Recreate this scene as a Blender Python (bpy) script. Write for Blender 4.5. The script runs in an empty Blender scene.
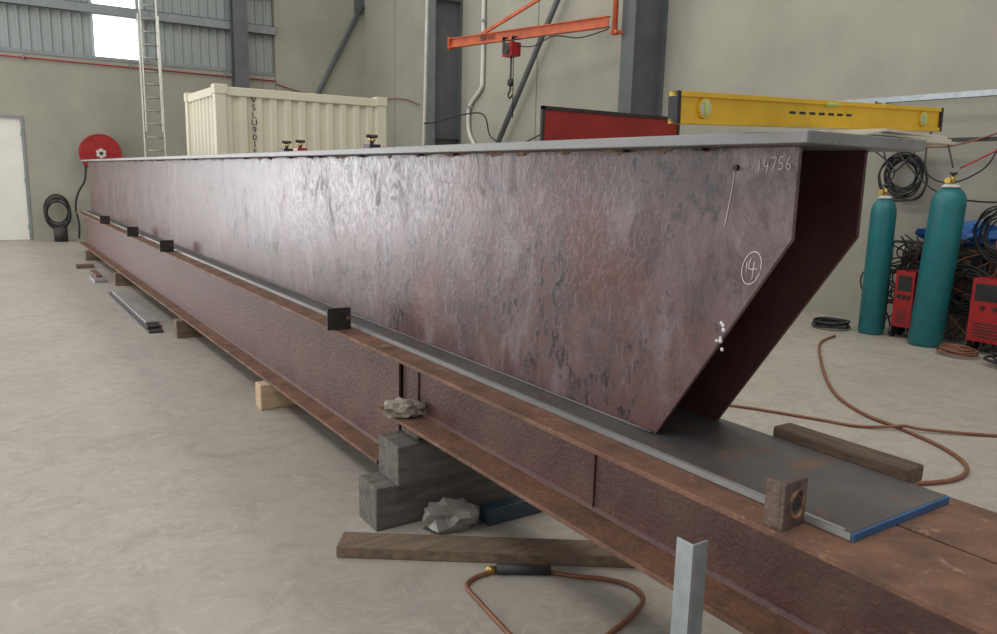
import bpy, bmesh, math, random
from mathutils import Vector, Matrix, noise
random.seed(7)
sc=bpy.context.scene
H=1.55  # camera height; floor is z=0

# ---------------------------------------------------------------- materials
def nn(nt,t,**k):
    n=nt.nodes.new(t)
    for a,b in k.items(): setattr(n,a,b)
    return n
def mat(name,c1,c2=None,rough=.5,metal=0,scale=4,detail=6,stretch=(1,1,1),bump=0,bscale=40,c3=None,spots=0.0,rough2=None,lo=.35,hi=.65,s3=18):
    m=bpy.data.materials.new(name); m.use_nodes=True
    nt=m.node_tree; b=nt.nodes['Principled BSDF']
    b.inputs['Base Color'].default_value=(*c1,1); b.inputs['Roughness'].default_value=rough; b.inputs['Metallic'].default_value=metal
    tc=nn(nt,'ShaderNodeTexCoord'); mp=nn(nt,'ShaderNodeMapping'); mp.inputs['Scale'].default_value=stretch
    nt.links.new(tc.outputs['Object'],mp.inputs['Vector'])
    if c2:
        n=nn(nt,'ShaderNodeTexNoise'); n.inputs['Scale'].default_value=scale; n.inputs['Detail'].default_value=detail; n.inputs['Roughness'].default_value=.62
        nt.links.new(mp.outputs[0],n.inputs['Vector'])
        mr=nn(nt,'ShaderNodeMapRange'); mr.inputs[1].default_value=lo; mr.inputs[2].default_value=hi
        nt.links.new(n.outputs[0],mr.inputs[0])
        mx=nn(nt,'ShaderNodeMix',data_type='RGBA'); mx.inputs[6].default_value=(*c1,1); mx.inputs[7].default_value=(*c2,1)
        nt.links.new(mr.outputs[0],mx.inputs[0]); out=mx.outputs[2]
        if c3:
            n2=nn(nt,'ShaderNodeTexNoise'); n2.inputs['Scale'].default_value=s3; n2.inputs['Detail'].default_value=8; n2.inputs['Roughness'].default_value=.7
            nt.links.new(tc.outputs['Object'],n2.inputs['Vector'])
            r2=nn(nt,'ShaderNodeMapRange'); r2.inputs[1].default_value=.62-spots; r2.inputs[2].default_value=.70
            nt.links.new(n2.outputs[0],r2.inputs[0])
            m2=nn(nt,'ShaderNodeMix',data_type='RGBA'); m2.inputs[7].default_value=(*c3,1)
            nt.links.new(out,m2.inputs[6]); nt.links.new(r2.outputs[0],m2.inputs[0]); out=m2.outputs[2]
        nt.links.new(out,b.inputs['Base Color'])
        if rough2 is not None:
            r3=nn(nt,'ShaderNodeMapRange'); r3.inputs[3].default_value=rough; r3.inputs[4].default_value=rough2
            nt.links.new(mr.outputs[0],r3.inputs[0]); nt.links.new(r3.outputs[0],b.inputs['Roughness'])
    if bump:
        nb=nn(nt,'ShaderNodeTexNoise'); nb.inputs['Scale'].default_value=bscale; nb.inputs['Detail'].default_value=5
        nt.links.new(tc.outputs['Object'],nb.inputs['Vector'])
        bp=nn(nt,'ShaderNodeBump'); bp.inputs['Strength'].default_value=bump; bp.inputs['Distance'].default_value=.01
        nt.links.new(nb.outputs[0],bp.inputs['Height']); nt.links.new(bp.outputs[0],b.inputs['Normal'])
    return m
def primer_mat():
    m=bpy.data.materials.new('red_oxide_primer'); m.use_nodes=True; nt=m.node_tree; b=nt.nodes['Principled BSDF']
    tc=nn(nt,'ShaderNodeTexCoord')
    def layer(scale,st,detail,lo,hi,rough=.65,dist=0,amt=1):
        mp=nn(nt,'ShaderNodeMapping'); mp.inputs['Scale'].default_value=st; nt.links.new(tc.outputs['Object'],mp.inputs['Vector'])
        n=nn(nt,'ShaderNodeTexNoise'); n.inputs['Scale'].default_value=scale; n.inputs['Detail'].default_value=detail; n.inputs['Roughness'].default_value=rough; n.inputs['Distortion'].default_value=dist
        nt.links.new(mp.outputs[0],n.inputs['Vector'])
        r=nn(nt,'ShaderNodeMapRange'); r.inputs[1].default_value=lo; r.inputs[2].default_value=hi; r.inputs[4].default_value=amt
        nt.links.new(n.outputs[0],r.inputs[0]); return r.outputs[0]
    def mix(f,a,c):
        x=nn(nt,'ShaderNodeMix',data_type='RGBA'); nt.links.new(f,x.inputs[0])
        if isinstance(a,tuple): x.inputs[6].default_value=(*a,1)
        else: nt.links.new(a,x.inputs[6])
        x.inputs[7].default_value=(*c,1); return x.outputs[2]
    def mul(a,c):
        mu=nn(nt,'ShaderNodeMath',operation='MULTIPLY'); nt.links.new(a,mu.inputs[0]); nt.links.new(c,mu.inputs[1]); return mu.outputs[0]
    A=layer(1.8,(1,1,1.2),12,.42,.58,.74,.6)
    R=layer(1.1,(1,1,1),8,.48,.60,.7,.3,.85)
    S=layer(3.2,(1,1.8,.8),10,.52,.64,.76,.4,.8)
    C=layer(42,(1,1,.55),7,.48,.58,.65)
    Cm=layer(2.8,(1,1,.9),8,.49,.57,.68,.7)
    drk=layer(4.2,(1,1.2,.7),11,.53,.64,.78,.8,.8)
    sc2=layer(60,(1,1,.06),4,.66,.71,.5,0,.4)
    col=mix(A,(.078,.030,.027),(.125,.072,.070))
    col=mix(R,col,(.125,.040,.030))
    col=mix(S,col,(.200,.150,.150))
    col=mix(drk,col,(.050,.025,.024))
    col=mix(mul(C,Cm),col,(.022,.012,.012)); col=mix(sc2,col,(.25,.19,.18))
    nt.links.new(col,b.inputs['Base Color'])
    rr=nn(nt,'ShaderNodeMapRange'); rr.inputs[3].default_value=.30; rr.inputs[4].default_value=.52
    nt.links.new(drk,rr.inputs[0]); nt.links.new(rr.outputs[0],b.inputs['Roughness'])
    bp=nn(nt,'ShaderNodeBump'); bp.inputs['Strength'].default_value=.14; bp.inputs['Distance'].default_value=.004
    nt.links.new(C,bp.inputs['Height']); nt.links.new(bp.outputs[0],b.inputs['Normal'])
    return m
M={}
M['primer']=primer_mat()
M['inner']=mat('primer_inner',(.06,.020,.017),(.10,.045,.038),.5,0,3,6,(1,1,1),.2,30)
M['rust']=mat('rusty_steel',(.225,.112,.064),(.11,.056,.038),.62,.05,7,10,(1,1,1),.5,60,(.32,.19,.115),.03,.75)
M['rustweb']=mat('rusty_primed_web',(.085,.032,.026),(.14,.07,.054),.5,0,5,10,(1,1,1),.4,60,(.17,.085,.052),.04,.6)
M['mill']=mat('mill_steel',(.26,.26,.26),(.36,.355,.34),.36,.35,6,8,(1,.2,1),.15,50,(.2,.13,.09),-.02,.5)
M['flange']=mat('flange_steel',(.19,.19,.19),(.27,.265,.255),.42,.25,6,8,(1,.2,1),.15,50,(.16,.11,.08),-.01,.5)
M['plate']=mat('plate_steel',(.075,.070,.070),(.135,.118,.108),.40,.25,4,10,(1,.7,1),.15,40,(.19,.105,.065),.07,.55,s3=7)
M['clip']=mat('scaled_steel',(.16,.11,.085),(.085,.06,.05),.55,.2,20,8,(1,1,1),.4,60,(.25,.17,.12),.02)
M['black']=mat('black_rubber',(.012,.012,.013),(.03,.03,.03),.6)
M['darksteel']=mat('dark_steel',(.03,.028,.028),(.06,.05,.045),.5,.3,20)
M['wood']=mat('weathered_timber',(.22,.15,.10),(.12,.085,.06),.8,0,4,8,(1,8,8),.4,60)
M['greywood']=mat('grey_timber',(.19,.165,.135),(.09,.075,.06),.8,0,4,8,(1,8,8),.4,60)
M['greyblock']=mat('grey_block',(.17,.150,.125),(.085,.075,.065),.75,0,5,9,(1,5,5),.3,50)
M['palewood']=mat('pale_timber',(.60,.45,.28),(.45,.31,.18),.7,0,6,6,(1,6,6),.2,60)
M['endwood']=mat('oiled_timber',(.14,.09,.055),(.07,.045,.03),.7,0,6,8,(8,1,8),.5,60)
M['conc_wall']=mat('precast_concrete',(.40,.385,.315),(.33,.32,.265),.85,0,.9,8,(1,1,1),.1,20,(.27,.26,.22),-.03)
M['conc_joint']=mat('joint_sealant',(.17,.16,.13),None,.9)
M['sheet']=mat('metal_siding',(.38,.41,.40),(.33,.36,.35),.5,.1,2)
M['girt']=mat('galvanised_girt',(.24,.27,.27),(.30,.32,.32),.5,.3,4)
M['colgrey']=mat('grey_column_paint',(.13,.14,.145),(.10,.11,.115),.5,0,3)
M['doorw']=mat('door_paint',(.86,.84,.77),(.80,.77,.70),.5,0,2)
M['cream']=mat('container_paint',(.74,.71,.54),(.66,.63,.48),.5,0,3,8,(1,1,.3),0,10,(.4,.3,.18),-.04)
M['teal']=mat('teal_cylinder_paint',(.010,.175,.185),(.016,.135,.15),.4,0,8,5,(1,1,1),0,10,(.2,.2,.18),-.03)
M['red']=mat('red_paint',(.42,.018,.018),(.30,.012,.015),.4,0,3)
M['redscreen']=mat('red_screen_vinyl',(.36,.024,.018),(.24,.016,.014),.45,0,1.5)
M['orange']=mat('orange_paint',(.68,.15,.045),(.46,.10,.035),.45,0,5)
M['yellow']=mat('yellow_paint',(.80,.50,.02),(.68,.40,.015),.4,0,8)
M['white']=mat('white_pvc',(.72,.71,.66),(.6,.6,.55),.4,0,4)
M['chalk']=mat('chalk',(.72,.66,.64),None,.9)
M['alu']=mat('aluminium',(.55,.55,.50),(.42,.42,.38),.35,.6,10)
M['galv']=mat('galvanised_steel',(.46,.51,.52),(.36,.40,.41),.4,.5,15)
M['blue']=mat('blue_tarp',(.015,.14,.42),(.012,.09,.32),.4,0,6)
M['bluepaint']=mat('blue_edge_paint',(.03,.12,.28),(.03,.08,.18),.5,0,10)
M['bluegrey']=mat('blue_grey_steel',(.03,.07,.11),(.05,.06,.07),.5,.2,10)
M['hose']=mat('brown_hose',(.25,.10,.055),(.18,.07,.04),.5,0,8)
M['paper']=mat('pale_board',(.62,.58,.46),(.5,.46,.36),.8,0,8)
M['vial']=mat('vial_green',(.45,.62,.15),None,.15)
M['weld']=mat('weld_scale',(.36,.20,.10),(.06,.035,.03),.7,.1,30,6)
M['brass']=mat('brass',(.5,.34,.1),None,.35,.9)

def floor_mat():
    m=bpy.data.materials.new('concrete_floor'); m.use_nodes=True; nt=m.node_tree; b=nt.nodes['Principled BSDF']
    tc=nn(nt,'ShaderNodeTexCoord')
    def noi(s,d,r=.6,dist=0):
        n=nn(nt,'ShaderNodeTexNoise'); n.inputs['Scale'].default_value=s; n.inputs['Detail'].default_value=d; n.inputs['Roughness'].default_value=r; n.inputs['Distortion'].default_value=dist
        nt.links.new(tc.outputs['Object'],n.inputs['Vector']); return n
    def rng(n,lo,hi,a=1):
        r=nn(nt,'ShaderNodeMapRange'); r.inputs[1].default_value=lo; r.inputs[2].default_value=hi; r.inputs[4].default_value=a
        nt.links.new(n.outputs[0],r.inputs[0]); return r
    def mix(f,a,c):
        x=nn(nt,'ShaderNodeMix',data_type='RGBA'); nt.links.new(f.outputs[0],x.inputs[0])
        if isinstance(a,tuple): x.inputs[6].default_value=(*a,1)
        else: nt.links.new(a,x.inputs[6])
        x.inputs[7].default_value=(*c,1); return x.outputs[2]
    r=rng(noi(.6,8),.35,.65)
    col=mix(r,(.42,.385,.33),(.35,.32,.27))
    c=noi(3.0,13,.80,1.4); rc=rng(c,.46,.68,.75); col=mix(rc,col,(.27,.243,.205))
    d=noi(6,8,.65,3.0); rd=rng(d,.54,.61,.4); col=mix(rd,col,(.50,.46,.40))
    g=noi(1.7,10,.75,.8); rg=rng(g,.57,.68,.45); col=mix(rg,col,(.24,.215,.18))
    e=noi(26,8,.75); re=rng(e,.62,.70,.5); col=mix(re,col,(.17,.15,.125))
    nt.links.new(col,b.inputs['Base Color'])
    rr=nn(nt,'ShaderNodeMapRange'); rr.inputs[3].default_value=.46; rr.inputs[4].default_value=.68
    nt.links.new(rc.outputs[0],rr.inputs[0]); nt.links.new(rr.outputs[0],b.inputs['Roughness'])
    bp=nn(nt,'ShaderNodeBump'); bp.inputs['Strength'].default_value=.3; bp.inputs['Distance'].default_value=.01
    nt.links.new(c.outputs[0],bp.inputs['Height']); nt.links.new(bp.outputs[0],b.inputs['Normal'])
    return m
M['floor']=floor_mat()
m=bpy.data.materials.new('translucent_sheet'); m.use_nodes=True
b=m.node_tree.nodes['Principled BSDF']; b.inputs['Base Color'].default_value=(.9,.9,.9,1)
b.inputs['Emission Color'].default_value=(.93,.97,1,1); b.inputs['Emission Strength'].default_value=2.6
M['skylight']=m
m=bpy.data.materials.new('clear_plastic_wrap'); m.use_nodes=True
b=m.node_tree.nodes['Principled BSDF']; b.inputs['Base Color'].default_value=(.36,.34,.30,1); b.inputs['Roughness'].default_value=.22; b.inputs['Transmission Weight'].default_value=.35
M['plastic']=m
M['rag']=mat('grey_rag',(.42,.37,.31),(.22,.18,.145),.7,0,22)

# ---------------------------------------------------------------- builder
class B:
    def __init__(s,name): s.name=name; s.bm=bmesh.new(); s.mats=[]; 
    def mi(s,k):
        if k not in s.mats: s.mats.append(k)
        return s.mats.index(k)
    def faces(s,vs,fs,k,smooth=False):
        i=s.mi(k); v=[s.bm.verts.new(p) for p in vs]
        for f in fs:
            try: F=s.bm.faces.new([v[j] for j in f])
            except ValueError: continue
            F.material_index=i; F.smooth=smooth
        return v
    def box(s,x0,x1,y0,y1,z0,z1,k):
        vs=[(x,y,z) for x in(x0,x1) for y in(y0,y1) for z in(z0,z1)]
        s.faces(vs,[(0,1,3,2),(4,6,7,5),(0,4,5,1),(2,3,7,6),(0,2,6,4),(1,5,7,3)],k)
    def obox(s,c,size,rot,k):
        hx,hy,hz=[d/2 for d in size]; c=Vector(c)
        vs=[c+rot@Vector((x,y,z)) for x in(-hx,hx) for y in(-hy,hy) for z in(-hz,hz)]
        s.faces(vs,[(0,1,3,2),(4,6,7,5),(0,4,5,1),(2,3,7,6),(0,2,6,4),(1,5,7,3)],k)
    def bar(s,p0,p1,w,h,k,up=(0,0,1)):
        p0=Vector(p0);p1=Vector(p1); d=(p1-p0); L=d.length; d.normalize(); u=Vector(up)
        side=d.cross(u).normalized(); u=side.cross(d)
        s.obox((p0+p1)/2,(L,w,h),Matrix((d,side,u)).transposed(),k)
    def prism(s,poly,fn,lo,hi,k):
        n=len(poly); vs=[fn(a,b,lo) for a,b in poly]+[fn(a,b,hi) for a,b in poly]
        fs=[tuple(range(n))[::-1],tuple(range(n,2*n))]+[(i,(i+1)%n,n+(i+1)%n,n+i) for i in range(n)]
        s.faces(vs,fs,k)
    def cyl(s,p0,p1,r0,k,r1=None,seg=16,cap=True):
        if r1 is None:r1=r0
        p0=Vector(p0);p1=Vector(p1); d=(p1-p0).normalized(); a=d.orthogonal().normalized(); b=d.cross(a)
        vs=[]
        for p,r in((p0,r0),(p1,r1)):
            for i in range(seg):
                t=2*math.pi*i/seg; vs.append(p+a*math.cos(t)*r+b*math.sin(t)*r)
        i0=s.mi(k); v=[s.bm.verts.new(q) for q in vs]
        for i in range(seg):
            F=s.bm.faces.new((v[i],v[(i+1)%seg],v[seg+(i+1)%seg],v[seg+i])); F.smooth=True; F.material_index=i0
        if cap:
            s.bm.faces.new(v[:seg][::-1]).material_index=i0; s.bm.faces.new(v[seg:]).material_index=i0
    def lathe(s,o,prof,k,seg=24,axis=None):
        o=Vector(o); ax=(axis or Vector((0,0,1))).normalized(); a=ax.orthogonal().normalized(); b=ax.cross(a)
        i0=s.mi(k); rings=[]
        for r,z in prof:
            rings.append([s.bm.verts.new(o+ax*z+(a*math.cos(2*math.pi*i/seg)+b*math.sin(2*math.pi*i/seg))*max(r,.0005)) for i in range(seg)])
        for A,C in zip(rings,rings[1:]):
            for i in range(seg):
                F=s.bm.faces.new((A[i],A[(i+1)%seg],C[(i+1)%seg],C[i])); F.smooth=True; F.material_index=i0
        s.bm.faces.new(rings[0][::-1]).material_index=i0; s.bm.faces.new(rings[-1]).material_index=i0
    def tube(s,pts,r,k,seg=8,sub=8,closed=False):
        P=[Vector(p) for p in pts]; n=len(P); Q=[]
        if sub>1 and n>2:
            rng=range(n) if closed else range(n-1)
            for i in rng:
                a=P[(i-1)%n] if (closed or i>0) else P[0]; b=P[i]; c=P[(i+1)%n]; d=P[(i+2)%n] if (closed or i+2<n) else P[-1]
                for j in range(sub):
                    t=j/sub
                    Q.append(.5*((2*b)+(c-a)*t+(2*a-5*b+4*c-d)*t*t+(3*b-a-3*c+d)*t**3))
            if not closed: Q.append(P[-1])
        else: Q=P
        i0=s.mi(k); rings=[]; N=len(Q); ref=None
        for i,q in enumerate(Q):
            if closed: d=Q[(i+1)%N]-Q[i-1]
            else: d=Q[min(i+1,N-1)]-Q[max(i-1,0)]
            if d.length<1e-9: d=Vector((0,0,1))
            d.normalize()
            if ref is None: ref=d.orthogonal()
            ref=(ref-d*ref.dot(d)); 
            if ref.length<1e-6: ref=d.orthogonal()
            ref.normalize(); b2=d.cross(ref)
            rings.append([s.bm.verts.new(q+(ref*math.cos(2*math.pi*j/seg)+b2*math.sin(2*math.pi*j/seg))*r) for j in range(seg)])
        R=list(zip(rings,rings[1:]))
        if closed: R.append((rings[-1],rings[0]))
        for A,C in R:
            for j in range(seg):
                F=s.bm.faces.new((A[j],A[(j+1)%seg],C[(j+1)%seg],C[j])); F.smooth=True; F.material_index=i0
        if not closed:
            s.bm.faces.new(rings[0][::-1]).material_index=i0; s.bm.faces.new(rings[-1]).material_index=i0
    def ibeam(s,xc,w,z0,z1,y0,y1,tf,tw,kf,kw):
        s.box(xc-w/2,xc+w/2,y0,y1,z1-tf,z1,kf); s.box(xc-w/2,xc+w/2,y0,y1,z0,z0+tf,kf)
        s.box(xc-tw/2,xc+tw/2,y0,y1,z0+tf,z1-tf,kw)
    def done(s,bevel=0,parent=None):
        bmesh.ops.recalc_face_normals(s.bm,faces=s.bm.faces[:])
        me=bpy.data.meshes.new(s.name); s.bm.to_mesh(me); s.bm.free()
        for k in s.mats: me.materials.append(M[k])
        o=bpy.data.objects.new(s.name,me); sc.collection.objects.link(o)
        if bevel:
            md=o.modifiers.new('bevel','BEVEL'); md.width=bevel; md.segments=2; md.limit_method='ANGLE'; md.angle_limit=math.radians(50)
        if parent: o.parent=parent
        return o
def text(name,body,size,loc,xdir,ydir,k,parent,ext=.0008):
    cu=bpy.data.curves.new(name,'FONT'); cu.body=body; cu.size=size; cu.extrude=ext; cu.align_x='CENTER'; cu.align_y='CENTER'
    o=bpy.data.objects.new(name,cu); sc.collection.objects.link(o); cu.materials.append(M[k])
    x=Vector(xdir).normalized(); y=Vector(ydir).normalized(); z=x.cross(y)
    mt=Matrix((x,y,z)).transposed().to_4x4(); mt.translation=Vector(loc); o.matrix_world=mt
    o.parent=parent
    return o
RZ=lambda a:Matrix.Rotation(a,3,'Z')

# ---------------------------------------------------------------- room
b=B('floor'); b.box(-14,8.7,-5,19.3,-.12,0,'floor'); b.done()
YW=19.1; XW=8.5; DX0,DX1,DZ=-.25,.93,2.55
RX0,RX1,RZ1=-9.0,-2.6,3.6   # open roller door in the end wall
b=B('wall_back')
b.box(-14,RX0,YW,YW+.18,0,3.83,'conc_wall'); b.box(RX0,RX1,YW,YW+.18,RZ1,3.83,'conc_wall'); b.box(RX1,DX0,YW,YW+.18,0,3.83,'conc_wall')
b.box(DX1,6.2,YW,YW+.18,0,3.83,'conc_wall'); b.box(DX0,DX1,YW,YW+.18,DZ,3.83,'conc_wall')
b.box(6.2,XW+.2,YW,YW+.18,0,8,'conc_wall')
def corr(b,x0,x1,y,z0,z1,k,pitch=.19,dep=.035):
    prof=[];x=x0
    while x<x1:
        for dx,dy in((0,0),(.11,0),(.13,-dep),(.17,-dep)):
            if x+dx<=x1: prof.append((x+dx,y+dy))
        x+=pitch
    prof.append((x1,y))
    n=len(prof); vs=[(px,py,z) for z in(z0,z1) for px,py in prof]
    b.faces(vs,[(i,i+1,n+i+1,n+i) for i in range(n-1)],k)
corr(b,-14,2.36,YW+.1,3.83,8,'sheet'); corr(b,3.2,6.2,YW+.1,3.83,8,'sheet')
b.box(-14,6.2,YW-.02,YW+.18,3.80,3.87,'girt')
b.box(5.9,5.912,YW-.003,YW,0,3.8,'conc_joint')
b.box(6.2,6.215,YW-.004,YW,0,8,'conc_joint')
for z in(4.72,5.6,6.5):
    b.box(-14,6.2,YW-.1,YW-.085,z,z+.2,'girt'); b.box(-14,6.2,YW-.1,YW+.06,z,z+.012,'girt'); b.box(-14,6.2,YW-.1,YW+.06,z+.19,z+.2,'girt')
b.done()
b=B('window_1'); corr(b,2.36,3.2,YW+.1,3.87,8,'skylight'); b.done()
b=B('door_1')
b.box(DX0+.05,DX1-.05,YW+.04,YW+.09,.01,DZ-.05,'doorw')
b.box(DX0,DX0+.05,YW-.02,YW+.12,0,DZ,'girt'); b.box(DX1-.05,DX1,YW-.02,YW+.12,0,DZ,'girt'); b.box(DX0+.05,DX1-.05,YW-.02,YW+.12,DZ-.05,DZ,'girt')
b.cyl((DX0+.15,YW+.04,1.0),(DX0+.15,YW-.03,1.0),.02,'alu'); b.box(DX0+.12,DX0+.24,YW-.04,YW-.02,.99,1.015,'alu')
for z in(.3,1.25,2.2): b.cyl((DX1-.055,YW+.03,z-.05),(DX1-.055,YW+.03,z+.05),.012,'alu')
b.done()
b=B('door_2')  # roller door, rolled up
b.box(RX0-.08,RX0,YW-.06,YW-.001,0,RZ1,'girt'); b.box(RX1,RX1+.08,YW-.06,YW-.001,0,RZ1,'girt')
b.cyl((RX0-.1,YW-.34,RZ1-.1),(RX1+.1,YW-.34,RZ1-.1),.24,'sheet',seg=24); b.done()
b=B('wall_right')
b.box(XW,XW+.18,-5,YW,0,8,'conc_wall')
for y in(2.9,11.6,17.3): b.box(XW-.004,XW,y,y+.02,0,8,'conc_joint')
b.done()

def column_x(y,name='steel_column'):
    b=B(name); x0,x1=7.87,XW-.005; w=.27
    b.box(x0,x0+.02,y-w/2,y+w/2,.02,8,'colgrey'); b.box(x1-.02,x1,y-w/2,y+w/2,.02,8,'colgrey'); b.box(x0+.02,x1-.02,y-.007,y+.007,.02,8,'colgrey')
    b.box(x0-.05,x1,y-w/2-.05,y+w/2+.05,0,.02,'colgrey')
    for z in(2.3,5): b.box(x0+.02,x1-.02,y-w/2,y+w/2,z,z+.012,'colgrey')
    for dy in(-.1,.1):
        b.cyl((x0+.1,y+dy,.02),(x0+.1,y+dy,.06),.015,'alu'); 
    return b.done()
column_x(8.6); column_x(14.35)
b=B('steel_column'); xc=5.32
b.box(xc-.16,xc+.16,YW-.36,YW-.345,.02,8,'colgrey'); b.box(xc-.16,xc+.16,YW-.12,YW-.105,.02,8,'colgrey'); b.box(xc-.006,xc+.006,YW-.345,YW-.12,.02,8,'colgrey'); b.box(xc-.2,xc+.2,YW-.4,YW-.08,0,.02,'colgrey'); b.done()
b=B('diagonal_brace'); b.cyl((8.32,13.95,.3),(8.32,8.9,7.1),.05,'colgrey'); b.box(8.27,XW-.001,13.85,14.1,.1,.42,'colgrey'); b.box(8.27,XW-.001,8.75,9,6.95,7.25,'colgrey'); b.done()
b=B('diagonal_brace'); b.cyl((5.6,YW-.08,.45),(8.44,YW-.08,5.7),.05,'colgrey'); b.box(5.5,5.75,YW-.06,YW-.001,.3,.65,'colgrey'); b.box(8.25,8.49,YW-.06,YW-.001,5.5,5.9,'colgrey');b.done()

b=B('red_air_pipe'); b.tube([(-2,YW-.05,3.72),(6.2,YW-.05,3.68)],.015,'red',sub=1)
for x in range(-1,7,2): b.box(x,x+.03,YW-.07,YW-.001,3.67,3.76,'girt')
b.done()
b=B('wall_cable'); b.tube([(6.2,YW-.03,3.62),(7,YW-.03,3.45),(8.2,YW-.03,3.35),(8.45,17,3.3),(8.45,16,3.1)],.013,'hose'); b.done()
b=B('white_downpipe'); b.tube([(8.45,13.35,8),(8.45,13.35,5),(8.45,13.35,3.5),(8.45,13.4,3.25),(8.45,13.75,3.0),(8.45,13.85,2.8),(8.45,13.8,2.4),(8.45,13.45,2.05),(8.45,13.35,1.9),(8.45,13.35,.05)],.04,'white',seg=12,sub=5)
for z in(1,2.9,4.5,6.5): b.box(8.40,XW-.001,13.29 if z!=2.9 else 13.73,13.41 if z!=2.9 else 13.85,z,z+.04,'galv')
b.done()
b=B('wall_conduit'); b.tube([(8.42,15.5,7.5),(8.42,15.65,3),(8.42,15.8,.05)],.04,'white',sub=1); b.done()
b=B('festoon_cable'); b.tube([(8.44,15,2.75),(8.4,14.6,2.7),(7.8,14.5,2.6),(7.8,14.1,2.6),(8.2,13,2.75),(8.4,12.9,2.3),(8.4,12,2.15),(8.4,10.5,2.5),(8.4,9,2.55)],.013,'black'); b.done()

# ladder
b=B('extension_ladder')
base=Vector((3.18,17.7,0)); top=Vector((3.40,19.0,6.6)); d=(top-base); side=Vector((1,0,0))*.2
for sgn in(-1,1):
    b.bar(base+side*sgn,base+side*sgn+d*.72,.03,.07,'alu',up=(0,1,0)); b.bar(base+side*sgn*.8+d*.35+Vector((0,-.06,0)),top+side*sgn*.8+Vector((0,-.06,0)),.025,.06,'alu',up=(0,1,0))
n=24
for i in range(1,n):
    p=base+d*(i/n); 
    if i/n<.72: b.cyl(p-side,p+side,.015,'alu',seg=8)
    if i/n>.36: b.cyl(p-side*.8+Vector((0,-.06,0)),p+side*.8+Vector((0,-.06,0)),.014,'alu',seg=8)
b.done()

# hose reel
b=B('hose_reel'); c=Vector((2.28,18.75,1.84))
for yy in(-.11,.10): 
    b.cyl(c+Vector((0,yy,0)),c+Vector((0,yy+.012,0)),.39,'red',seg=36)
    b.tube([c+Vector((math.cos(t*.524)*.39,yy+.006,math.sin(t*.524)*.39)) for t in range(12)],.014,'red',closed=True,sub=3)
for t in range(6):
    q=Vector((math.cos(t*1.047),0,math.sin(t*1.047))); b.bar(c+q*.08+Vector((0,-.115,0)),c+q*.36+Vector((0,-.115,0)),.03,.012,'red',up=(0,1,0))
b.cyl(c+Vector((0,-.12,0)),c+Vector((0,-.112,0)),.10,'white',seg=24)
b.cyl(c+Vector((0,-.1,0)),c+Vector((0,.1,0)),.1,'red')
for r in(.16,.21,.26,.31):
    for yy in(-.05,.0,.05): b.tube([c+Vector((math.cos(t*math.pi/6)*r,yy,math.sin(t*math.pi/6)*r)) for t in range(12)],.025,'black',closed=True,sub=2)
b.cyl(c+Vector((0,-.15,0)),c+Vector((0,.34,0)),.035,'darksteel'); b.box(c.x-.06,c.x+.06,YW-.14,YW-.001,c.z-.3,c.z+.3,'red')
b.tube([c+Vector((-.3,-.02,-.1)),(1.95,18.7,1.3),(1.8,18.7,1.0),(1.74,18.75,.7),(1.78,18.7,.35),(1.76,18.7,.05)],.02,'black')
b.done()
b=B('cable_coil')
for i in range(7):
    r=.22+.02*math.sin(i*2.1); b.tube([(1.40+math.cos(t*.524)*r,18.85-.03*i,.60+.05*math.sin(i)+math.sin(t*.524)*r*1.35) for t in range(12)],.018,'black',closed=True,sub=3)
b.box(1.35,1.45,18.66,YW-.001,.85,.9,'darksteel'); b.cyl((1.42,18.6,0),(1.42,18.6,.3),.13,'darksteel'); b.done()

# ---------------------------------------------------------------- container
b=B('shipping_container'); x0,x1,y0,y1,z0,z1=2.66,5.08,10.62,12.35,.0,2.64
for x in(x0,x1-.14):
    for y in(y0,y1-.14): b.box(x,x+.14,y,y+.14,z0,z1,'cream')
for x in(x0-.01,x1-.16):
    for y in(y0-.012,y1-.16):
        for z in(z0,z1-.12): b.box(x,x+.17,y,y+.17,z+.003,z+.125,'cream')
for z in(z0+.02,z1-.13): 
    b.box(x0+.14,x1-.14,y0+.01,y0+.1,z,z+.11,'cream'); b.box(x0+.14,x1-.14,y1-.1,y1-.01,z,z+.11,'cream')
    b.box(x0+.01,x0+.1,y0+.14,y1-.14,z,z+.11,'cream'); b.box(x1-.1,x1-.01,y0+.14,y1-.14,z,z+.11,'cream')
b.box(x0+.1,x1-.1,y0+.1,y1-.1,z1-.06,z1-.03,'cream'); b.box(x0+.1,x1-.1,y0+.1,y1-.1,.05,.1,'cream')
def trap(u0,u1,fn,pitch=.2,dep=.035):
    pr=[];u=u0
    while u<u1-.02:
        for du,dd in((0,0),(.07,0),(.1,dep),(.17,dep)):
            if u+du<=u1: pr.append((u+du,dd))
        u+=pitch
    pr.append((u1,0)); n=len(pr)
    b.faces([fn(u,dd,z) for z in(z0+.12,z1-.12) for u,dd in pr],[(i,i+1,n+i+1,n+i) for i in range(n-1)],'cream')
trap(x0+.14,x1-.14,lambda u,d,z:(u,y0+.03+d,z)); trap(x0+.14,x1-.14,lambda u,d,z:(u,y1-.03-d,z))
trap(y0+.14,y1-.14,lambda u,d,z:(x0+.03+d,u,z)); trap(y0+.14,y1-.14,lambda u,d,z:(x1-.03-d,u,z))
cont=b.done(.006)
for i,ch in enumerate('VSLU9015'):
    text('marking_%d'%i,ch,.115,(x0+.50,y0+.022,z1-.17-i*.096),(1,0,0),(0,0,1),'black',cont,.004)

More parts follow.
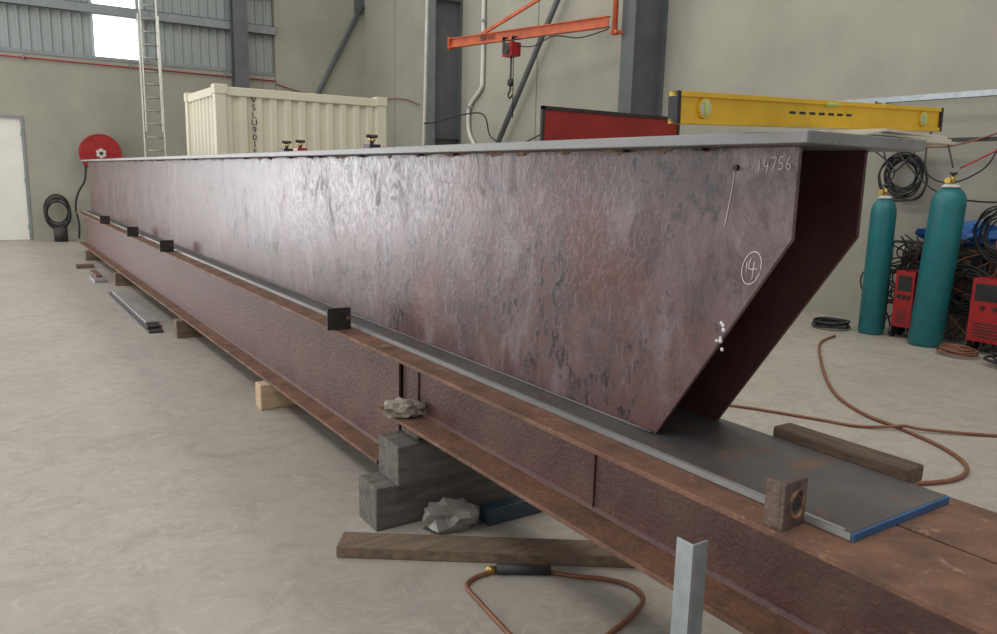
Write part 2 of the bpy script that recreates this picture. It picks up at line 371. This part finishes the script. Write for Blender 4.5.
# ---------------------------------------------------------------- box girder
gz=lambda z:z+H
X0,X1=1.73,2.03; YN,YF=1.237,15.99
root=bpy.data.objects.new('steel_box_girder',None); sc.collection.objects.link(root)
zt=gz(.095); zb=gz(-.79); zc=gz(-.141)
web=[(YF,zt),(YN,zt),(YN,zc),(1.67,zb),(YF,zb)]
fnx=lambda a,c,x:(x,a,c)
b=B('web_left'); b.prism(web,fnx,X0,X0+.012,'primer'); b.done(.002,root)
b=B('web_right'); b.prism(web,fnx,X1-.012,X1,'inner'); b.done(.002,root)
b=B('top_flange'); b.box(1.62,2.14,1.14,YF+.05,zt,gz(.125),'flange'); b.done(.003,root)
b=B('bottom_flange'); b.box(1.62,2.05,.93,YF+.05,gz(-.81)+.0005,zb,'plate'); b.box(1.618,1.62,.93,YF+.05,gz(-.81)+.002,zb-.001,'mill'); b.box(1.62,2.05,.922,.93,gz(-.81)+.001,zb-.001,'bluepaint')
b.box(1.62,1.632,.95,YF,zb,zb+.0006,'mill'); b.done(.002,root)
b=B('diaphragm')
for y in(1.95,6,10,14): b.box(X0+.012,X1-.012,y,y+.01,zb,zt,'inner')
b.done(0,root)
b=B('welds')
y=1.5
while y<15.8:
    L=random.uniform(.05,.22)
    n=7; pts=[]
    for i in range(n+1): pts.append((y+L*i/n, zt-random.uniform(.006,.02)*math.sin(math.pi*(i+.5)/(n+1))))
    poly=[(y,zt)]+pts+[(y+L,zt)]
    b.prism(poly,fnx,X0-.003,X0,'weld')
    if random.random()<.5: b.box(X0-.03,X0-.002,y+L*.3,y+L*.3+.04,zt-.008,zt-.0005,'black')
    y+=L+random.uniform(.05,.25)
b.tube([(X0-.003,1.68,zb+.004),(X0-.003,8,zb+.004),(X0-.003,15.9,zb+.004)],.006,'plate',seg=6,sub=30)
b.done(0,root)
b=B('chalk_marks')
def stroke(pts,r=.0014,sub=5): b.tube([(X0-.001,p[0],p[1]) for p in pts],r,'chalk',seg=5,sub=sub)
cy,cz=1.353,gz(-.226)
stroke([(cy-.030*math.cos(t)-.008*math.sin(t),cz+.045*math.sin(t)) for t in [i*.55 for i in range(12)]],.0015)
stroke([(cy+.016,cz+.016),(cy+.016,cz-.014)],.0015); stroke([(cy+.004,cz+.026),(cy+.008,cz-.002),(cy-.018,cz-.000)],.0015); stroke([(cy-.008,cz+.018),(cy-.004,cz-.030)],.0015)
stroke([(1.435,gz(.05)),(1.437,gz(.0)),(1.445,gz(-.06)),(1.455,gz(-.12))],.0014)
dig={'1':[[(.3,1),(.25,0)]],'4':[[(.15,1),(.05,.4),(.6,.42)],[(.45,.8),(.35,-.15)]],'7':[[(0,.92),(.55,1),(.2,0)]],'5':[[(.55,1),(.15,.97),(.1,.55),(.45,.5),(.45,.12),(0,.05)]],'6':[[(.5,1),(.12,.55),(.08,.12),(.4,.02),(.5,.35),(.12,.42)]]}
u=0
for ch in '14756':
    for st in dig[ch]: stroke([(1.362-.027*(u+p[0])*1.0,gz(.030)+.034*p[1]+.002*u) for p in st],.0015,3)
    u+=.82
for i in range(8): b.lathe((X0-.001,1.443+random.uniform(-.012,.012),gz(-.427)+random.uniform(-.04,.035)),[(random.uniform(.004,.009),0),(.004,.002),(.001,.003)],'chalk',7,Vector((-1,0,0)))
b.cyl((X0-.008,1.43,gz(.04)),(X0,1.43,gz(.04)),.008,'black')
b.done(0,root)

# ---------------------------------------------------------------- supporting beams
def supp(name,xc,w,z0,z1,y0,y1,tf,tw,st):
    b=B(name); b.ibeam(xc,w,z0,z1,y0,y1,tf,tw,'rust','rustweb')
    for y in st: b.box(xc-tw/2-.008,xc-tw/2,y,y+.006,z0+tf,z1-tf,'rustweb')
    for s in(-1,1):
        for (z,dz) in((z0+tf,1),(z1-tf,-1)):
            b.prism([(xc+s*tw/2,z),(xc+s*(tw/2+.014),z),(xc+s*tw/2,z+dz*.014)],lambda a,c,yy:(a,yy,c),y0,y1,'rustweb')
    return b.done(.002)
ZT=gz(-.81)
supp('rusty_i_beam',1.655,.29,.44,ZT,.56,3.27,.017,.011,(1.85,3.1))
supp('rusty_i_beam',1.955,.29,.44,ZT,.50,3.27,.017,.011,())
supp('rusty_i_beam',1.635,.25,.17,ZT,3.273,16.2,.018,.012,())
supp('rusty_i_beam',1.95,.25,.17,ZT,3.273,16.2,.018,.012,())

def timber(name,x0,x1,y0,y1,z0,z1,k):
    b=B(name); b.box(x0,x1,y0,y1,z0,z1,k); return b.done(.006)
timber('timber_bearer',1.45,2.2,4.93,5.05,0,.169,'palewood')
for y in(7.5,11.3,14.6): timber('timber_bearer',1.45,2.2,y,y+.12,0,.169,'wood')
timber('timber_bearer',1.35,2.2,2.93,3.12,0,.199,'greyblock')
b=B('packer_block'); b.box(1.44,2.15,2.90,3.10,.2,.385,'greyblock'); b.box(1.55,2.13,2.93,3.09,.385,.439,'greywood'); b.done(.006)
timber('timber_bearer',1.45,2.2,.8,1.0,0,.439,'greywood')
b=B('timber_plank'); p0=Vector((1.11,2.8,0));p1=Vector((2.06,2.13,0)); d=(p1-p0).normalized(); nrm=Vector((-d.y,d.x,0)); 
b.bar(p0+nrm*.07+Vector((0,0,.025)),p1+nrm*.07+d*.1+Vector((0,0,.025)),.14,.05,'wood'); b.done(.005)
timber('blue_steel_tube',1.80,2.2,2.72,2.80,0,.08,'bluegrey')
def crumple(name,sx,sy,sz,loc,k,seed,amp,sub=3,rot=0):
    rnd=random.Random(seed); bm=bmesh.new(); bmesh.ops.create_icosphere(bm,subdivisions=sub,radius=1)
    for v in bm.verts:
        v.co*=1+.45*noise.noise(v.co*2.0+Vector((seed,2,1)))+rnd.uniform(-amp,amp)
        v.co=RZ(rot)@Vector((v.co.x*sx,v.co.y*sy,v.co.z*sz))
    zm=min(v.co.z for v in bm.verts)
    for v in bm.verts: v.co=Vector((v.co.x+loc[0],v.co.y+loc[1],max(v.co.z-zm-sz*.4,0)+loc[2]))
    me=bpy.data.meshes.new(name); bm.to_mesh(me); me.materials.append(M[k]); o=bpy.data.objects.new(name,me); sc.collection.objects.link(o)
crumple('crumpled_plastic_wrap',.12,.07,.075,(1.65,2.80,0),'plastic',3,.16,3,-.3)
crumple('crumpled_rag',.09,.055,.050,(1.55,3.08,.4575),'rag',8,.15,3,-.5)

b=B('steel_flat_bars'); 
for i in range(3): b.box(1.27+.012*i,1.40+.01*i,7.85+.15*i,10.6-.1*i,.022*i,.022*i+.02,'mill' if i==2 else 'darksteel')
b.done(.002)
b=B('steel_offcut'); b.box(1.25,1.4,11.7,12.3,0,.04,'mill'); b.box(1.3,1.38,12.0,12.7,.04,.07,'rust'); b.done(.002)
timber('timber_bearer',1.2,1.45,13.5,13.62,0,.06,'wood')

for y in(3.78,8.2,10.2,12.6):
    b=B('plate_lug'); b.box(1.47,1.60,y,y+.014,ZT+.0005,ZT+.115,'darksteel'); b.box(1.52,1.532,y+.014,y+.08,ZT+.0005,ZT+.10,'darksteel'); b.cyl((1.585,y-.004,ZT+.06),(1.585,y,ZT+.06),.012,'rust'); b.done(.002)
b=B('rusty_clip_angle')
b.box(1.525,1.610,1.045,1.057,ZT,ZT+.118,'clip'); b.box(1.525,1.537,1.057,1.10,ZT,ZT+.118,'clip'); b.box(1.537,1.61,1.057,1.10,ZT,ZT+.01,'clip')
b.tube([(1.571+.024*math.cos(t*.785),1.044,ZT+.06+.034*math.sin(t*.785)) for t in range(8)],.006,'weld',closed=True,sub=2,seg=6)
b.lathe((1.571,1.0465,ZT+.06),[(.018,0),(.018,.003)],'black',20,Vector((0,-1,0)))
b.done(.002)
b=B('timber_offcut'); b.box(2.06,2.145,1.04,1.48,ZT,ZT+.05,'endwood'); b.done(.008)
b=B('steel_angle_post'); xx=1.40; b.box(xx,xx+.006,1.20,1.255,0,.67,'galv'); b.box(xx+.006,xx+.055,1.20,1.206,0,.67,'galv'); b.box(xx-.03,xx+.07,1.18,1.27,0,.006,'galv'); b.done(.001)

# items on top flange
ZF=gz(.125)
b=B('spirit_level'); p0=Vector((1.364,1.324,gz(.132))); p1=Vector((2.63,1.372,gz(.180))); d=(p1-p0); L=d.length; d.normalize(); s=d.cross(Vector((0,0,-1))).normalized(); up=d.cross(s).normalized()
if up.z<0: up=-up
if s.y<0: s=-s
hh=.074
def LV(a,c,w): return p0+d*a+s*w+up*c
b.prism([(0,0),(L,0),(L,.012),(0,.012)],LV,-.013,.013,'yellow'); b.prism([(0,hh-.012),(L,hh-.012),(L,hh),(0,hh)],LV,-.013,.013,'yellow')
b.prism([(.01,.012),(L-.01,.012),(L-.01,hh-.012),(.01,hh-.012)],LV,-.007,.007,'yellow')
for a in(0,L-.012): b.prism([(a,-.0),(a+.012,0),(a+.012,hh),(a,hh)],LV,-.0145,.0145,'black')
for a in(.10,L-.12):
    c=LV(a,hh/2,0); b.lathe(c-s*.013,[(.024,0),(.024,.026)],'yellow',24,s); b.lathe(c-s*.0145,[(.019,0),(.019,.029)],'paper',24,s); b.cyl(c-s*.016-up*.015,c-s*.016+up*.015,.006,'vial',seg=10)
c=LV(L/2,hh-.010,0); b.cyl(c-d*.03-s*.010,c+d*.03-s*.010,.006,'vial',seg=10)
for i in range(7): b.prism([(L*.35+i*.045,.034),(L*.35+i*.045+.028,.034),(L*.35+i*.045+.028,.041),(L*.35+i*.045,.041)],LV,-.0078,-.007,'black')
b.done(.001)
b=B('pale_board'); 
for i in range(3): b.obox((2.19+.01*i,1.36,ZF+.0045+.009*i),(.46-.03*i,.30,.008),RZ(.08*i-.05),'paper')
b.done(.001)
def clamp(y,k='darksteel'):
    b=B('welding_magnet_clamp'); x=1.67
    b.box(x-.03,x+.03,y-.04,y+.04,ZF,ZF+.02,k); b.cyl((x,y,ZF+.02),(x,y,ZF+.06),.010,'darksteel'); b.cyl((x-.03,y,ZF+.06),(x+.03,y,ZF+.06),.009,'darksteel'); b.cyl((x,y-.03,ZF+.04),(x,y+.045,ZF+.05),.008,'brass'); b.done(.002)
clamp(3.66); clamp(4.7,'red'); clamp(4.95)

# ---------------------------------------------------------------- floor hoses
def hose(name,pts,r=.012,k='hose'):
    b=B(name); b.tube([(p[0],p[1],r+.001+(p[2] if len(p)>2 else 0)) for p in pts],r,k,seg=8,sub=10); return b
b=hose('air_hose',[(1.36,1.55),(1.40,1.95),(1.425,2.2),(1.45,2.33),(1.57,2.36),(1.72,2.30),(1.84,2.17),(1.93,2.09),(1.985,2.0),(1.96,1.9),(1.82,1.83),(1.68,1.79),(1.45,1.72)],.009)
b.cyl((1.60,2.352,.022),(1.78,2.235,.022),.02,'black'); b.cyl((1.56,2.37,.02),(1.60,2.352,.022),.013,'brass'); b.done()
hose('welding_hose',[(7.3,4.6),(6.79,4.43),(5.9,3.8),(5.25,3.26),(4.95,2.85),(4.86,2.54),(4.72,2.2),(4.52,1.97),(4.26,1.9),(3.955,2.0),(3.6,2.2),(3.2,2.6)],.012).done()
hose('air_hose',[(3.2,3.9),(4.1,3.6),(4.33,3.39),(4.55,2.95),(4.65,2.72),(4.80,2.58,.01),(4.86,2.52,.024),(4.95,2.43,.01),(5.28,2.14),(6,1.6)],.010).done()

# ---------------------------------------------------------------- gas cylinders etc.
def gas(x,y,h=1.42,r=.125,k='teal',name='gas_cylinder',lean=(0,0)):
    b=B(name)
    b.lathe((x,y,0),[(r*.9,0),(r,.02),(r,h-.16),(r*.97,h-.1),(r*.8,h-.04),(r*.5,h),(r*.3,h+.01),(r*.28,h+.03)],k,28)
    b.lathe((x,y,h+.03),[(.025,0),(.025,.05),(.018,.06),(.018,.1)],'brass',12)
    b.cyl((x-.02,y,h+.07),(x-.07,y,h+.07),.014,'brass'); b.cyl((x,y,h+.13),(x,y,h+.15),.035,'darksteel',seg=10)
    b.lathe((x,y,h+.005),[(r*.55,0),(r*.5,.02),(r*.35,.03)],'white',20)
    b.lathe((x-.11,y-.02,h+.07),[(.03,0),(.03,.025)],'brass',14,Vector((-1,0,0)))
    for v in b.bm.verts:
        v.co.x+=lean[0]*v.co.z; v.co.y+=lean[1]*v.co.z
    return b.done()
gas(7.86,4.55,1.42,.125); gas(7.78,3.93,1.55,.155,lean=(.03,-.03))
def welder(x,y,w,dp,h,nm='red_welding_machine'):
    b=B(nm); z=.12
    b.box(x-w/2,x+w/2,y-dp/2,y+dp/2,z,z+h,'red'); b.box(x-w/2-.004,x-w/2,y-dp/2+.03,y+dp/2-.03,z+h*.65,z+h*.92,'black')
    for i in range(3): b.cyl((x-w/2-.02,y-dp/4+i*dp/4,z+h*.55),(x-w/2-.001,y-dp/4+i*dp/4,z+h*.55),.02,'darksteel',seg=12)
    for i in range(5): b.box(x-w/2-.003,x-w/2,y-dp/2+.05,y+dp/2-.05,z+.05+i*.03,z+.062+i*.03,'darksteel')
    for sx in(-1,1):
        for sy in(-1,1): b.cyl((x+sx*(w/2-.05),y+sy*(dp/2-.0)-.015,.06),(x+sx*(w/2-.05),y+sy*(dp/2-.0)+.015,.06),.06,'black',seg=14)
    b.tube([(x-w/2+.03,y,z+h),(x-w/2+.03,y,z+h+.07),(x+w/2-.03,y,z+h+.07),(x+w/2-.03,y,z+h)],.012,'darksteel',sub=3)
    return b.done(.008)
welder(7.98,4.24,.24,.20,.58); welder(7.93,3.34,.26,.44,.60)
b=B('storage_rack')
for x in(8.19,8.44):
    for y in(2.3,3.4,4.6): b.cyl((x,y,0),(x,y,.98),.018,'galv')
for z in(.3,.65,.96):
    b.box(8.17,8.46,2.28,4.62,z,z+.02,'darksteel')
for i in range(90):
    y=random.uniform(2.35,4.5); z=random.choice((.32,.67,.98)); L=random.uniform(.1,.4); h=random.uniform(.04,.22)
    if z>.9 and 3.4<y<4.5: continue
    b.obox((8.31,y,z+h/2),(random.uniform(.12,.26),L*.5,h),Matrix.Identity(3),random.choice(['darksteel','rust','girt','black','girt','wood']))
# leads draped over the rack belong to it
for i in range(44):
    y0=random.uniform(2.9,4.7); pts=[]
    for j in range(6): pts.append((8.14+random.uniform(-.02,.02),y0+random.uniform(-.28,.28),1.0-.18*j+random.uniform(-.07,.07) if j<5 else .03))
    b.tube(pts,.009,random.choice(['black','black','black','hose','darksteel','black']),seg=6,sub=5)
b.done()
crumple('blue_tarpaulin',.13,.40,.15,(8.31,3.95,.982),'blue',9,.10,3)
def coil(name,c,r,n,axis,tr=.012,k='black'):
    b=B(name); c=Vector(c); ax=Vector(axis).normalized(); a=ax.orthogonal().normalized(); bb=ax.cross(a)
    for i in range(n):
        rr=r*random.uniform(.65,1.1); off=ax*(i-n/2)*tr*1.0+a*random.uniform(-.03,.03)+bb*random.uniform(-.03,.03)
        b.tube([c+off+(a*math.cos(t*.628)+bb*math.sin(t*.628))*rr*random.uniform(.90,1.1) for t in range(10)],tr,k,closed=True,sub=4,seg=6)
    return b
b=coil('hose_coil',(8.34,4.66,1.66),.24,10,(1,0,0),.010); b.cyl((8.2,4.66,1.88),(XW-.001,4.66,1.88),.02,'darksteel'); b.done()
b=coil('hose_coil',(7.5,2.95,.09),.22,7,(0,0,1),.012); b.done()
b=coil('hose_coil',(7.55,3.50,.06),.16,5,(0,0,1),.010,'hose'); b.done()
b=coil('hose_coil',(7.72,4.95,.06),.20,6,(0,0,1),.010); b.done()
b=coil('hose_coil',(8.08,3.75,.55),.22,9,(1,0,.1),.008); b.cyl((8.0,3.75,.76),(8.16,3.75,.76),.015,'darksteel'); b.done()
b=coil('hose_coil',(8.08,3.45,1.12),.26,10,(1,0,.1),.008); b.cyl((8.0,3.45,1.36),(8.16,3.45,1.36),.015,'darksteel'); b.done()
# strut + cables on the right wall
b=B('strut_channel'); z=2.42
b.box(8.1,8.14,-1,5.7,z,z+.004,'galv'); b.box(8.1,8.104,-1,5.7,z,z+.06,'galv'); b.box(8.136,8.14,-1,5.7,z,z+.06,'galv')
for y in(.5,2.5,4.8): b.box(8.1,XW-.001,y,y+.04,z-.04,z,'galv')
b.box(8.1,8.14,-1,4.9,2.0,2.04,'darksteel')
for y in(.5,2.5,4.8): b.box(8.11,XW-.001,y,y+.04,1.96,2.0,'darksteel'); b.box(8.11,8.13,y,y+.02,2.04,2.38,'darksteel')
b.done()
b=B('hanging_cables')
b.tube([(8.08,5.2,2.44),(8.06,4.8,2.1),(8.06,4.2,1.95),(8.06,3.6,2.08),(8.06,3,2.3),(8.08,2.6,2.44)],.009,'hose'); b.tube([(8.08,4.9,2.44),(8.04,4.75,2.0),(8.0,4.6,1.7),(8.04,4.4,1.9),(8.08,4.2,2.2)],.009,'black')
b.tube([(8.06,4.1,2.02),(7.98,4.0,1.85),(7.88,3.92,1.75)],.009,'black'); b.tube([(8.07,3.5,2.03),(8.05,3.55,1.95),(7.9,3.86,1.74)],.009,'red')
b.tube([(8.08,4.7,2.02),(8.03,4.1,1.50),(8.03,3.3,1.45),(8.06,2.8,1.7),(8.08,2.6,2.0)],.009,'black'); b.tube([(8.07,5.0,2.02),(8.03,4.6,1.75),(7.95,4.58,1.58)],.009,'black')
b.tube([(8.08,4.3,2.02),(8.04,4.25,1.7),(8.04,4.0,1.6),(8.04,3.7,1.75),(8.08,3.6,2.02)],.008,'black'); b.done()

# red welding screen
b=B('red_welding_screen'); y=7.4; xa,xb=5.5,7.75
b.box(xa+.04,xb-.04,y-.006,y+.006,.2,2.33,'redscreen')
for x in(xa,xb-.04): b.box(x,x+.04,y-.02,y+.02,.0,2.37,'darksteel'); b.box(x,x+.04,y-.35,y+.35,0,.04,'darksteel')
b.box(xa,xb,y-.02,y+.02,2.33,2.37,'darksteel'); b.box(xa,xb,y-.02,y+.02,.16,.2,'darksteel')
b.done(.002)

# jib hoist
b=B('jib_hoist'); za=3.70; A=Vector((7.72,8.85,za)); E=Vector((6.94,12.0,za)); d=(E-A).normalized()
b.bar(A,E,.10,.012,'orange'); b.bar(A+Vector((0,0,.14)),E+Vector((0,0,.14)),.10,.012,'orange'); b.bar(A+Vector((0,0,.07)),E+Vector((0,0,.07)),.012,.14,'orange')
b.bar(E-d*.02+Vector((0,0,.07)),E+Vector((0,0,.07)),.13,.2,'orange')
b.cyl((7.75,8.75,za-.12),(7.75,8.75,za+1.7),.04,'orange'); 
for z in(za-.10,za+1.6): b.box(7.72,7.868,8.68,8.82,z,z+.04,'orange')
b.bar(Vector((7.75,8.8,za+1.0)),A+d*2.5+Vector((0,0,.15)),.045,.045,'orange')
hp=A+d*1.85
b.box(hp.x-.09,hp.x+.09,hp.y-.13,hp.y+.13,za-.26,za-.05,'red'); b.cyl((hp.x-.12,hp.y,za-.15),(hp.x+.12,hp.y,za-.15),.09,'darksteel')
for q in(-.1,.1):
    pp=hp+d*q; b.cyl((pp.x-.07,pp.y,za+.02),(pp.x+.07,pp.y,za+.02),.03,'darksteel'); b.box(pp.x-.07,pp.x-.055,pp.y-.03,pp.y+.03,za-.06,za+.03,'darksteel')
b.cyl((hp.x,hp.y,za-.26),(hp.x,hp.y,za-.60),.014,'darksteel'); b.cyl((hp.x+.04,hp.y,za-.26),(hp.x+.06,hp.y,za-1.2),.008,'darksteel')
b.lathe((hp.x,hp.y,za-.72),[(.02,0),(.05,.03),(.05,.1),(.02,.13)],'darksteel',14)
b.tube([(hp.x,hp.y,za-.72),(hp.x,hp.y+.01,za-.78),(hp.x,hp.y+.06,za-.84),(hp.x,hp.y+.02,za-.90),(hp.x,hp.y-.05,za-.86)],.014,'darksteel')
b.tube([A+Vector((0,0,-.03)),A+d*.5+Vector((0,0,-.10)),A+d*1.0+Vector((0,0,-.03)),A+d*1.4+Vector((0,0,-.14)),hp+Vector((0,-.1,-.1))],.009,'black')
hoist=b.done()
text('load_marking','500 KG',.11,A+d*2.35+Vector((-.03,0,.07)),-d,(0,0,1),'darksteel',hoist,.002)

# ---------------------------------------------------------------- lights
def area(name,loc,rot,sx,sy,e,c=(1,1,1)):
    l=bpy.data.lights.new(name,'AREA'); l.shape='RECTANGLE'; l.size=sx; l.size_y=sy; l.energy=e; l.color=c
    o=bpy.data.objects.new(name,l); o.location=loc; o.rotation_euler=rot; sc.collection.objects.link(o); return o
area('roller_door_daylight',((RX0+RX1)/2,YW+.05,RZ1/2),(math.radians(-90),0,0),RX1-RX0,RZ1,680,(.96,.97,1))
area('left_side_daylight',(-11,9,2.6),(math.radians(90),0,math.radians(-90)),9,5,480,(.97,.98,1))  # broad area light added on the open left side; no door is modelled
area('overhead_fill_left',(-3,8,8.2),(0,0,0),2,20,540,(1,.99,.96))  # area light added overhead for soft ambient fill; no roof opening is built
area('overhead_fill_right',(5,7,8.2),(0,0,0),1.6,18,300,(1,.94,.83))  # second added overhead fill, tinted warm to yellow the right-hand floor
w=bpy.data.worlds.new('world'); sc.world=w; w.use_nodes=True
bg=w.node_tree.nodes['Background']; bg.inputs[0].default_value=(.96,.97,1,1); bg.inputs[1].default_value=.6

# ---------------------------------------------------------------- camera
th=math.radians(33.9); p=math.radians(10.24); r=math.radians(1.4)
F=Vector((math.sin(th),math.cos(th),0)); R=Vector((math.cos(th),-math.sin(th),0)); Z=Vector((0,0,1))
fw=F*math.cos(p)-Z*math.sin(p); up0=F*math.sin(p)+Z*math.cos(p)
cx=R*math.cos(r)+up0*math.sin(r); cyv=-R*math.sin(r)+up0*math.cos(r)
mt=Matrix((cx,cyv,-fw)).transposed().to_4x4(); mt.translation=Vector((0,0,H))
cd=bpy.data.cameras.new('camera'); cd.lens=775/997*36; cd.sensor_width=36; cd.clip_start=.05
co=bpy.data.objects.new('camera',cd); co.matrix_world=mt; sc.collection.objects.link(co); sc.camera=co
sc.view_settings.view_transform='Standard'
